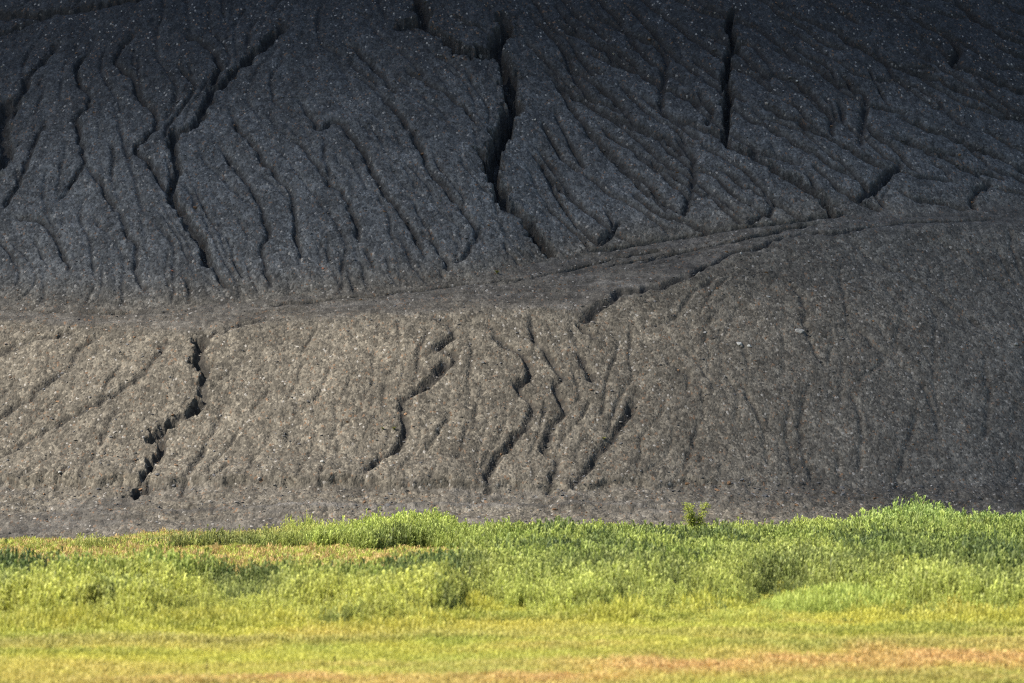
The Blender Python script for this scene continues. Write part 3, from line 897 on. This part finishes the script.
def make_meadow():
    r = np.random.RandomState(62)
    n = 120000
    y = 120 + (283 - 120) * r.rand(n) ** .9; x = r.uniform(-.17, .17, n) * y
    px, py = pix(x, y)
    wp = px + 20 * vnoise(x * .2, y * .2, 600); wy = py + 4 * vnoise(x * .35, y * .12, 601)
    fr = np.interp(wp, FRONT[:, 0], FRONT[:, 1]) + 13
    keep = (wy > fr - 8) | ((py < 590) & (y < 277.5 + 4 * vnoise(x * .3, x * 0, 513)))
    x, y, px, py, wp, wy, fr = [a[keep] for a in (x, y, px, py, wp, wy, fr)]
    n = len(x)
    nz = fbm(x * .10, y * .05, 4, 610) * .5 + .5
    nz2 = fbm(x * .35, y * .12, 3, 611) * .5 + .5
    nz3 = fbm(x * .05, y * .16, 3, 612) * .5 + .5
    def blend(t, c, w): return t * (1 - np.clip(w, 0, 1)[:, None]) + np.asarray(c)[None, :] * np.clip(w, 0, 1)[:, None]
    tint = lerp3(LGT, YEL, np.clip(nz * 1.5 - .2, 0, 1))
    tip = tint * 1.2
    h = .34 + .12 * nz2
    # lush green drifts
    def spot(cx, cy, rx, ry): return np.exp(-((wp - cx) / rx) ** 2 - ((wy - cy) / ry) ** 2)
    green = np.maximum.reduce([spot(60, 643, 90, 6), spot(330, 652, 40, 7), spot(215, 648, 40, 4), spot(290, 625, 60, 5), spot(520, 622, 90, 5), spot(450, 645, 60, 5),
                               spot(900, 646, 120, 6), spot(640, 640, 80, 5), spot(960, 681, 130, 6), spot(150, 618, 70, 4), spot(560, 655, 40, 4), spot(760, 648, 60, 5)])
    tint = blend(tint, GRN * 1.15, green * .8); tip = blend(tip, LGT * 1.15, green * .85)
    dk = np.maximum(spot(490, 606, 45, 5), spot(775, 594, 35, 4)); tint = blend(tint, GRN * .6, dk * .9); tip = blend(tip, GRN, dk * .9)
    stk = sstep(.53, .66, fbm(x * .05, y * .22, 4, 615) * .5 + .5)
    tint = blend(tint, GRN * .95, stk * .7); tip = blend(tip, LGT * .85, stk * .8)
    h = h * (1 + .5 * stk * nz)
    # reddish seeding drifts
    redw = np.maximum.reduce([spot(900, 670, 260, 12) * 1.05, spot(690, 676, 130, 12) * 1.0, spot(500, 688, 150, 10) * 1.1, spot(250, 693, 260, 9) * .85, spot(880, 688, 200, 5) * .4, spot(560, 655, 90, 4) * .5, spot(960, 622, 60, 5) * .55,
                              spot(120, 676, 160, 8) * .55, spot(90, 628, 70, 4) * .4, spot(330, 640, 40, 4) * .35, spot(760, 625, 50, 4) * .3,
                              sstep(690, 705, wy) * .6 * nz3])
    redw = np.clip(redw * (.55 + .8 * nz2) + .16 * (nz3 > .6), 0, 1)
    tip = blend(tip, RED, redw); tint = blend(tint, STR, redw * .75)
    pinky = np.clip((nz3 - .45) * 2.2, 0, 1) * sstep(630, 650, wy) * .5
    tip = blend(tip, STR * 1.1, pinky)
    h = h * (1 + .35 * redw)
    tn = sstep(.55, .7, fbm(x * .08, y * .3, 3, 616) * .5 + .5) * (1 - redw) * .22
    tip = blend(tip, ORA * 1.1, tn)
    # the marsh strip behind the front reeds: straw-red heads
    st = py < 590
    tip[st] = np.where(r.rand(st.sum(), 1) < .35 + .35 * nz[st][:, None], ORA[None, :], (LGT * 1.1)[None, :]) * (.75 + .5 * r.rand(st.sum(), 1)); tint[st] = (LGT * .8)[None, :]
    h[st] = .70 + .45 * nz2[st]
    lo_ = st & (wp > 520); tip[lo_] = (LGT)[None, :]
    h[st] *= (1 - .6 * (1 - sstep(60, 150, wp)) * sstep(262, 272, y))[st]
    # tussocks in front of the reeds
    fringe = np.exp(-((wy - fr + 1) / 8.0) ** 2) * (~st)
    h += fringe * (.05 + 1.1 * r.rand(n) ** 2.2 * nz2)
    tint = blend(tint, LGT, fringe * .6); tip = tip * (1 - .7 * fringe[:, None]) + .7 * fringe[:, None] * lerp3(LGT * 1.15, YEL * 1.1, nz2)
    tint = tint * np.array([1.03, 1, .78]); tip = tip * np.array([1.04, 1, .82])
    rot = np.stack([r.normal(0, .08, n), r.normal(.08, .08, n), r.uniform(0, 6.28, n)], 1)
    h = h * (1 + r.normal(0, .12, n))
    wdt = np.clip(h * 1.3, .4, .9)
    scl = np.stack([wdt, wdt, h], 1)
    z = ground_z(x, y) - .02
    z = np.where(y > 277, np.maximum(z, heap_z(x, y) - .05), z)
    P = np.stack([x, y, z], 1); idx = r.randint(0, 6, n)
    redsel = redw + .45 * (r.rand(n) - .5) > .55
    near = (~st) & ~redsel
    ob = scatter("meadow_grass", P[near], rot[near], scl[near], idx[near], tint[near], tip[near], C_GRASS)
    tag(ob, "short yellow-green meadow grass filling the foreground", "grass", kind="stuff")
    rd = (~st) & redsel
    ob = scatter("seeding_grass", P[rd], rot[rd], scl[rd], idx[rd], tint[rd], tip[rd], C_TALL)
    tag(ob, "rusty orange seeding grass in drifts across the foreground meadow", "grass", kind="stuff")
    ob = scatter("marsh_grass", P[st], rot[st], scl[st], idx[st], tint[st], tip[st], C_TALL)
    tag(ob, "straw and orange headed grass strip between the two rows of reeds", "grass", kind="stuff")

make_reeds()
make_meadow()

# ------------------------------------------------------------------ tall pale grass mounds in front of the right-hand reeds
def grass_mound(label, cx, cy, rx, ry, hmax, n, seed, c0, c1):
    r = np.random.RandomState(seed)
    a = r.uniform(0, 6.283, n); q = np.sqrt(r.rand(n))
    q = q * (1 + .3 * vnoise(a * 1.6, a * 0, seed)); px = cx + rx * q * np.cos(a); py = cy + ry * q * np.sin(a)
    x, y = ground_xy(px, py)
    h = hmax * (1 - .55 * q ** 2) * r.uniform(.7, 1.1, n)
    tint = lerp3(c0, c1, r.rand(n) * .5 + .5 * (vnoise(x * .6, y * .4, seed) * .5 + .5))
    rot = np.stack([r.normal(0, .1, n), r.normal(.1, .1, n), r.uniform(0, 6.28, n)], 1)
    w = h * r.uniform(.6, .9, n)
    ob = scatter("tall_grass", np.stack([x, y, ground_z(x, y) - .03], 1), rot, np.stack([w, w, h], 1), r.randint(0, 6, n), tint, tint * 1.25, C_TALL_G)
    tag(ob, label, "grass", kind="stuff")
C_TALL_G = proto_collection("mound_grass_shapes", [grass_tuft(300 + i, 44, .34, .15, 1.1) for i in range(5)], M_GRASS)
grass_mound("low mound of pale green tall grass before the right-hand reeds", 850, 613, 88, 9, 1.4, 1500, 31, LGT * np.array([.75, .8, .7]), LGT * 1.15)
grass_mound("drift of light green tall grass left of the pale grass mound", 742, 626, 62, 7, .8, 700, 32, LGT * .9, YEL)
grass_mound("dark green grass filling the recess in the front reeds", 478, 607, 32, 5, .6, 350, 33, GRN * .6, GRN)

# ------------------------------------------------------------------ shrub rising over the reeds
def plain_material(name, col, rough=.85, transl=0.0, var=.25, scale=6.0):
    k = N(name)
    co = k.n("ShaderNodeTexCoord").outputs['Object']
    n1 = k.n("ShaderNodeTexNoise", ins={'Vector': co, 'Scale': scale, 'Detail': 4.0})
    c = k.mix(1.0, col, k.ramp(n1.outputs[0], [(0.3, 1 - var), (0.7, 1 + var)]), 'MULTIPLY')
    if transl: c = k.mix(1.0, c, k.ramp(k.attr("leaf"), [(0, .55), (1, 1.45)]), 'MULTIPLY')
    bp = k.n("ShaderNodeBump", ins={'Strength': .4, 'Distance': .03, 'Height': n1.outputs[0]})
    d = k.n("ShaderNodeBsdfPrincipled", ins={'Base Color': c, 'Roughness': rough, 'Normal': bp.outputs[0]})
    d.inputs['Specular IOR Level'].default_value = .25
    sh = d.outputs[0]
    if transl:
        tr = k.n("ShaderNodeBsdfTranslucent", ins={'Color': c})
        sh = k.n("ShaderNodeMixShader", ins={0: transl, 1: sh, 2: tr.outputs[0]}).outputs[0]
    k.t.links.new(sh, k.out.inputs[0])
    return k.m
M_BARK = plain_material("shrub_bark", (.10, .08, .055))
M_SHRUB = plain_material("shrub_leaf", (.38, .42, .09), .6, .45)

def tube(v, f, pts, rad, sides=5):
    b = len(v)
    for p, r_ in zip(pts, rad):
        for i in range(sides):
            a = 6.28318 * i / sides
            v.append(Vector(p) + Vector((r_ * math.cos(a), r_ * math.sin(a), 0)))
    for j in range(len(pts) - 1):
        for i in range(sides):
            k1 = b + j * sides + i; k2 = b + j * sides + (i + 1) % sides
            f.append((k1, k2, k2 + sides, k1 + sides))

def shrub(px, d, top_py, width, label, seed):
    r = random.Random(seed)
    x = (px - 512) / F * d; H = CAMZ - (top_py - HZ) / F * d
    root = bpy.data.objects.new("shrub", None); COL.objects.link(root); root.location = (x, d, 0)
    tag(root, label, "shrub")
    v, f = [], []; tips = []
    for i in range(9):
        a = r.uniform(0, 6.283); sp = r.uniform(.25, 1) * width * .55
        e = Vector((sp * math.cos(a), sp * math.sin(a), H * r.uniform(.7, .97)))
        m = Vector((e.x * .35, e.y * .35, e.z * .5))
        tube(v, f, [(0, 0, -.1), m, e], [.045, .03, .008]); tips.append((m, e))
    link("stem", mesh_from("stem", v, f, True), M_BARK, root)
    B = Blades()
    for m, e in tips:
        for c in range(52):
            t = r.uniform(-.45, 1.03); cpos = m.lerp(e, t) + Vector((r.gauss(0, .15), r.gauss(0, .15), r.gauss(0, .12)))
            for l in range(9):
                p0 = cpos + Vector((r.gauss(0, .08), r.gauss(0, .08), r.gauss(0, .08)))
                az = r.uniform(0, 6.283); o_ = Vector((math.cos(az), math.sin(az), r.uniform(-.5, .9))).normalized(); sd = Vector((-math.sin(az), math.cos(az), r.uniform(-.4, .4)))
                L = r.uniform(.09, .17)
                B.strip([p0, p0 + o_ * L * .5, p0 + o_ * L], [.006, .04, .003], sd, [0, 0, 0], min(1, max(0, r.gauss(.5, .25))))
    link("crown", B.mesh("crown"), M_SHRUB, root)
shrub(695, 273, 501, 2.1, "lone bushy young shrub standing taller than the reeds against the dark slope", 5)

# ------------------------------------------------------------------ single stones big enough to tell apart
def lumpy(name, seed, size, mat):
    me = rock_mesh(name, seed, 2, .62)
    for v in me.vertices: v.co = Vector((v.co.x * size[0], v.co.y * size[1], v.co.z * size[2] / .62))
    me.update()
    return me
M_PALE = plain_material("pale_limestone", (.34, .33, .30), .9, 0, .2, 9)
M_GREY = plain_material("grey_sandstone", (.25, .24, .22), .9, 0, .3, 9)
M_RUST = plain_material("burnt_shale", (.30, .12, .07), .9, 0, .3, 9)
BOULDERS = [
 (739.5, 345, (.34, .28, .24), M_PALE, "whitish boulder, the larger of the pair on the lower slope"),
 (749.5, 346.5, (.22, .18, .14), M_PALE, "smaller flat whitish stone right beside the larger white boulder"),
 (799, 332, (.48, .36, .24), M_GREY, "grey slab overhanging a dark hollow, right of the white boulder pair"),
 (768, 297, (.33, .22, .11), M_GREY, "flat grey slab lying below the ramp above the white boulder pair"),
 (741, 254, (.16, .14, .13), M_PALE, "small pale stone on the ramp edge in the right half"),
 (809, 262, (.20, .16, .11), M_GREY, "grey stone just below the upper end of the ramp"),
 (850, 283, (.22, .16, .10), M_GREY, "flat grey stone right of the ramp end, on the shaded lower slope"),
 (705, 333, (.20, .17, .12), M_GREY, "grey stone on the lower slope, left of the white boulder pair"),
 (1016, 345, (.24, .2, .16), M_GREY, "grey stone at the right edge of the lower slope"),
 (535, 120, (.17, .15, .13), M_PALE, "pale stone right of the deep central gully on the upper slope"),
 (797, 82, (.18, .15, .12), M_PALE, "pale stone among rills right of the straight dark gully"),
 (323, 269, (.15, .13, .11), M_RUST, "rust-red stone just above the bench track, left of centre"),
 (172, 271, (.14, .12, .10), M_RUST, "rust-red stone at the foot of the upper slope, far left"),
 (506, 295, (.16, .12, .10), M_PALE, "pale stone on the middle of the bench track"),
 (60, 473, (.17, .14, .11), M_PALE, "pale stone near the foot of the lower slope, far left"),
 (322, 462, (.16, .13, .11), M_PALE, "pale stone low on the sunlit slope between two gullies"),
]
for i, (px, py, size, mat, lab) in enumerate(BOULDERS):
    h_ = hit([px], [py])[0]
    # walk along the sight line to the finished surface
    ds = np.arange(h_[1] - 4, h_[1] + 5, .02)
    g_ = heap_z((px - 512) / F * ds, ds) - (CAMZ + (HZ - py) / F * ds)
    d = ds[np.argmax(g_ > 0)]
    x = (px - 512) / F * d
    o = link("boulder", lumpy("boulder", 700 + i, size, mat), mat)
    o.location = (x, d - .02, float(heap_z(x, d)) + size[2] * .35)
    o.rotation_euler = (.35, random.uniform(-.15, .15), random.uniform(0, 6.28) if i > 3 else random.uniform(-.3, .3))
    tag(o, lab, "boulder", "single stones on the heap")

# ------------------------------------------------------------------ weeds on the heap and in the meadow
M_WEED = plain_material("yellow_weed", (.22, .22, .055), .6, .35)
for px, py, hgt, lab in ((497, 272, .45, "yellowish weed tuft at the foot of the upper slope above the bench"),
                         (383, 428, .30, "tiny yellow weed, left one of two low on the sunlit slope"),
                         (394, 428, .36, "tiny yellow weed, right one of two low on the sunlit slope"),
                         (604, 438, .34, "yellowish weed tuft beside a gully low on the sunlit slope")):
    ds = np.arange(285, 345, .02)
    d = ds[np.argmax(heap_z((px - 512) / F * ds, ds) - (CAMZ + (HZ - py - 2) / F * ds) > 0)]
    x = (px - 512) / F * d
    r = random.Random(px); B = Blades()
    for b in range(46):
        az = r.uniform(0, 6.283); o_ = Vector((math.cos(az), math.sin(az), 0)); sd = Vector((-o_.y, o_.x, 0)); L = hgt * r.uniform(.6, 1.1)
        B.strip([Vector((0, 0, -.03)), o_ * L * .25 + Vector((0, 0, L * .5)), o_ * L * .7 + Vector((0, 0, L * .75))], [.01, .03, .004], sd, [0, 0, 0], r.random())
    o = link("weed_tuft", B.mesh("weed_tuft"), M_WEED)
    o.location = (x, d, float(heap_z(x, d)))
    tag(o, lab, "weed", "weeds on the heap")

M_DOCK = plain_material("dry_dock", (.10, .075, .035), .8)
for px, py, hgt, lab in ((206, 681, .62, "dark dry dock stalk in the bottom left meadow"),
                         (334, 672, .42, "short dark dry stalk right of the taller dock stalk in the meadow")):
    x, y = ground_xy(px, py)
    root = bpy.data.objects.new("weed_stalk", None); COL.objects.link(root); root.location = (x, y, float(ground_z(x, y)))
    tag(root, lab, "weed", "dry stalks in the meadow")
    H = hgt + .35
    v, f = [], []
    tube(v, f, [(0, 0, -.05), (.02, 0, H * .5), (.05, 0, H)], [.014, .012, .006])
    link("stem", mesh_from("stem", v, f, True), M_DOCK, root)
    r = random.Random(px); B = Blades()
    for b in range(70):
        t = r.uniform(.55, 1.02); p0 = Vector((.05 * t, 0, H * t)); az = r.uniform(0, 6.283)
        o_ = Vector((math.cos(az), math.sin(az), r.uniform(0, .8))); sd = Vector((-o_.y, o_.x, .2)); L = r.uniform(.03, .09)
        B.strip([p0, p0 + o_ * L * .6, p0 + o_ * L], [.006, .016, .003], sd, [0, 0, 0], r.random())
    link("seed_head", B.mesh("seed_head"), M_DOCK, root)

# ------------------------------------------------------------------ tussocks and reed clumps that stand out
M_TUSS = plain_material("tussock_blade", (.13, .18, .045), .6, .35)
M_FRESH = plain_material("fresh_tuft_blade", (.27, .36, .06), .6, .4)
M_CLUMP = plain_material("reed_clump_leaf", (.20, .29, .07), .6, .4)
def clump_thing(name, px, py, hgt, rad, n, mat, label, cat, seed, reed=False):
    r = random.Random(seed); B = Blades()
    for b in range(n):
        a = r.uniform(0, 6.283); q = rad * math.sqrt(r.random())
        p0 = Vector((q * math.cos(a), .6 * q * math.sin(a), -.03))
        az = r.uniform(0, 6.283); o_ = Vector((math.cos(az), math.sin(az), 0)); sd = Vector((-o_.y, o_.x, 0))
        H = hgt * (1 - .4 * (q / rad) ** 2) * r.uniform(.6, 1.05); bend = H * (r.uniform(.03, .12) if reed else r.uniform(.1, .45))
        w = r.uniform(.02, .035)
        B.strip([p0, p0 + o_ * bend * .2 + Vector((0, 0, H * .5)), p0 + o_ * bend * .6 + Vector((0, 0, H * .85)), p0 + o_ * bend * 1.2 + Vector((0, 0, H))], [w * .6, w, w * .7, .002], sd, [0, 0, 0, 0], min(1, max(0, r.gauss(.5, .25))))
        if reed:
            for j in range(5):
                t = r.uniform(.25, .95); b0 = p0 + Vector((0, 0, H * t)); az = r.uniform(0, 6.283); o2 = Vector((math.cos(az), math.sin(az), 0)); L = r.uniform(.3, .5)
                B.strip([b0, b0 + o2 * L * .3 + Vector((0, 0, L * .7)), b0 + o2 * L * .75 + Vector((0, 0, L * .8))], [.015, .03, .003], Vector((-o2.y, o2.x, 0)), [0, 0, 0], min(1, max(0, r.gauss(.5, .25))))
    x, y = ground_xy(px, py)
    o = link(name, B.mesh(name), mat)
    o.location = (x, y, float(ground_z(x, y)))
    tag(o, label, cat)
clump_thing("grass_tussock", 806, 657, .5, .45, 160, M_TUSS, "small dark green tussock in the meadow just above the orange grass drift", "tussock", 1)
clump_thing("grass_tussock", 847, 628, .6, .5, 170, M_TUSS, "dark green tussock at the front foot of the pale grass mound", "tussock", 2)
clump_thing("grass_tussock", 283, 633, .5, .9, 260, M_FRESH, "bright green low tuft in front of the left-hand reeds", "tussock", 3)
clump_thing("reed_clump", 433, 549, 2.75, 1.1, 130, M_CLUMP, "tall green reed clump standing highest on the rear edge left of centre", "reeds", 4, True)
clump_thing("reed_clump", 375, 549, 2.2, 1.3, 120, M_CLUMP, "lower green reed clump left of the highest left-centre clump", "reeds", 5, True)
clump_thing("reed_clump", 905, 552, 3.5, 1.6, 170, M_CLUMP, "broad tall reed clump under the dark slope at right", "reeds", 6, True)
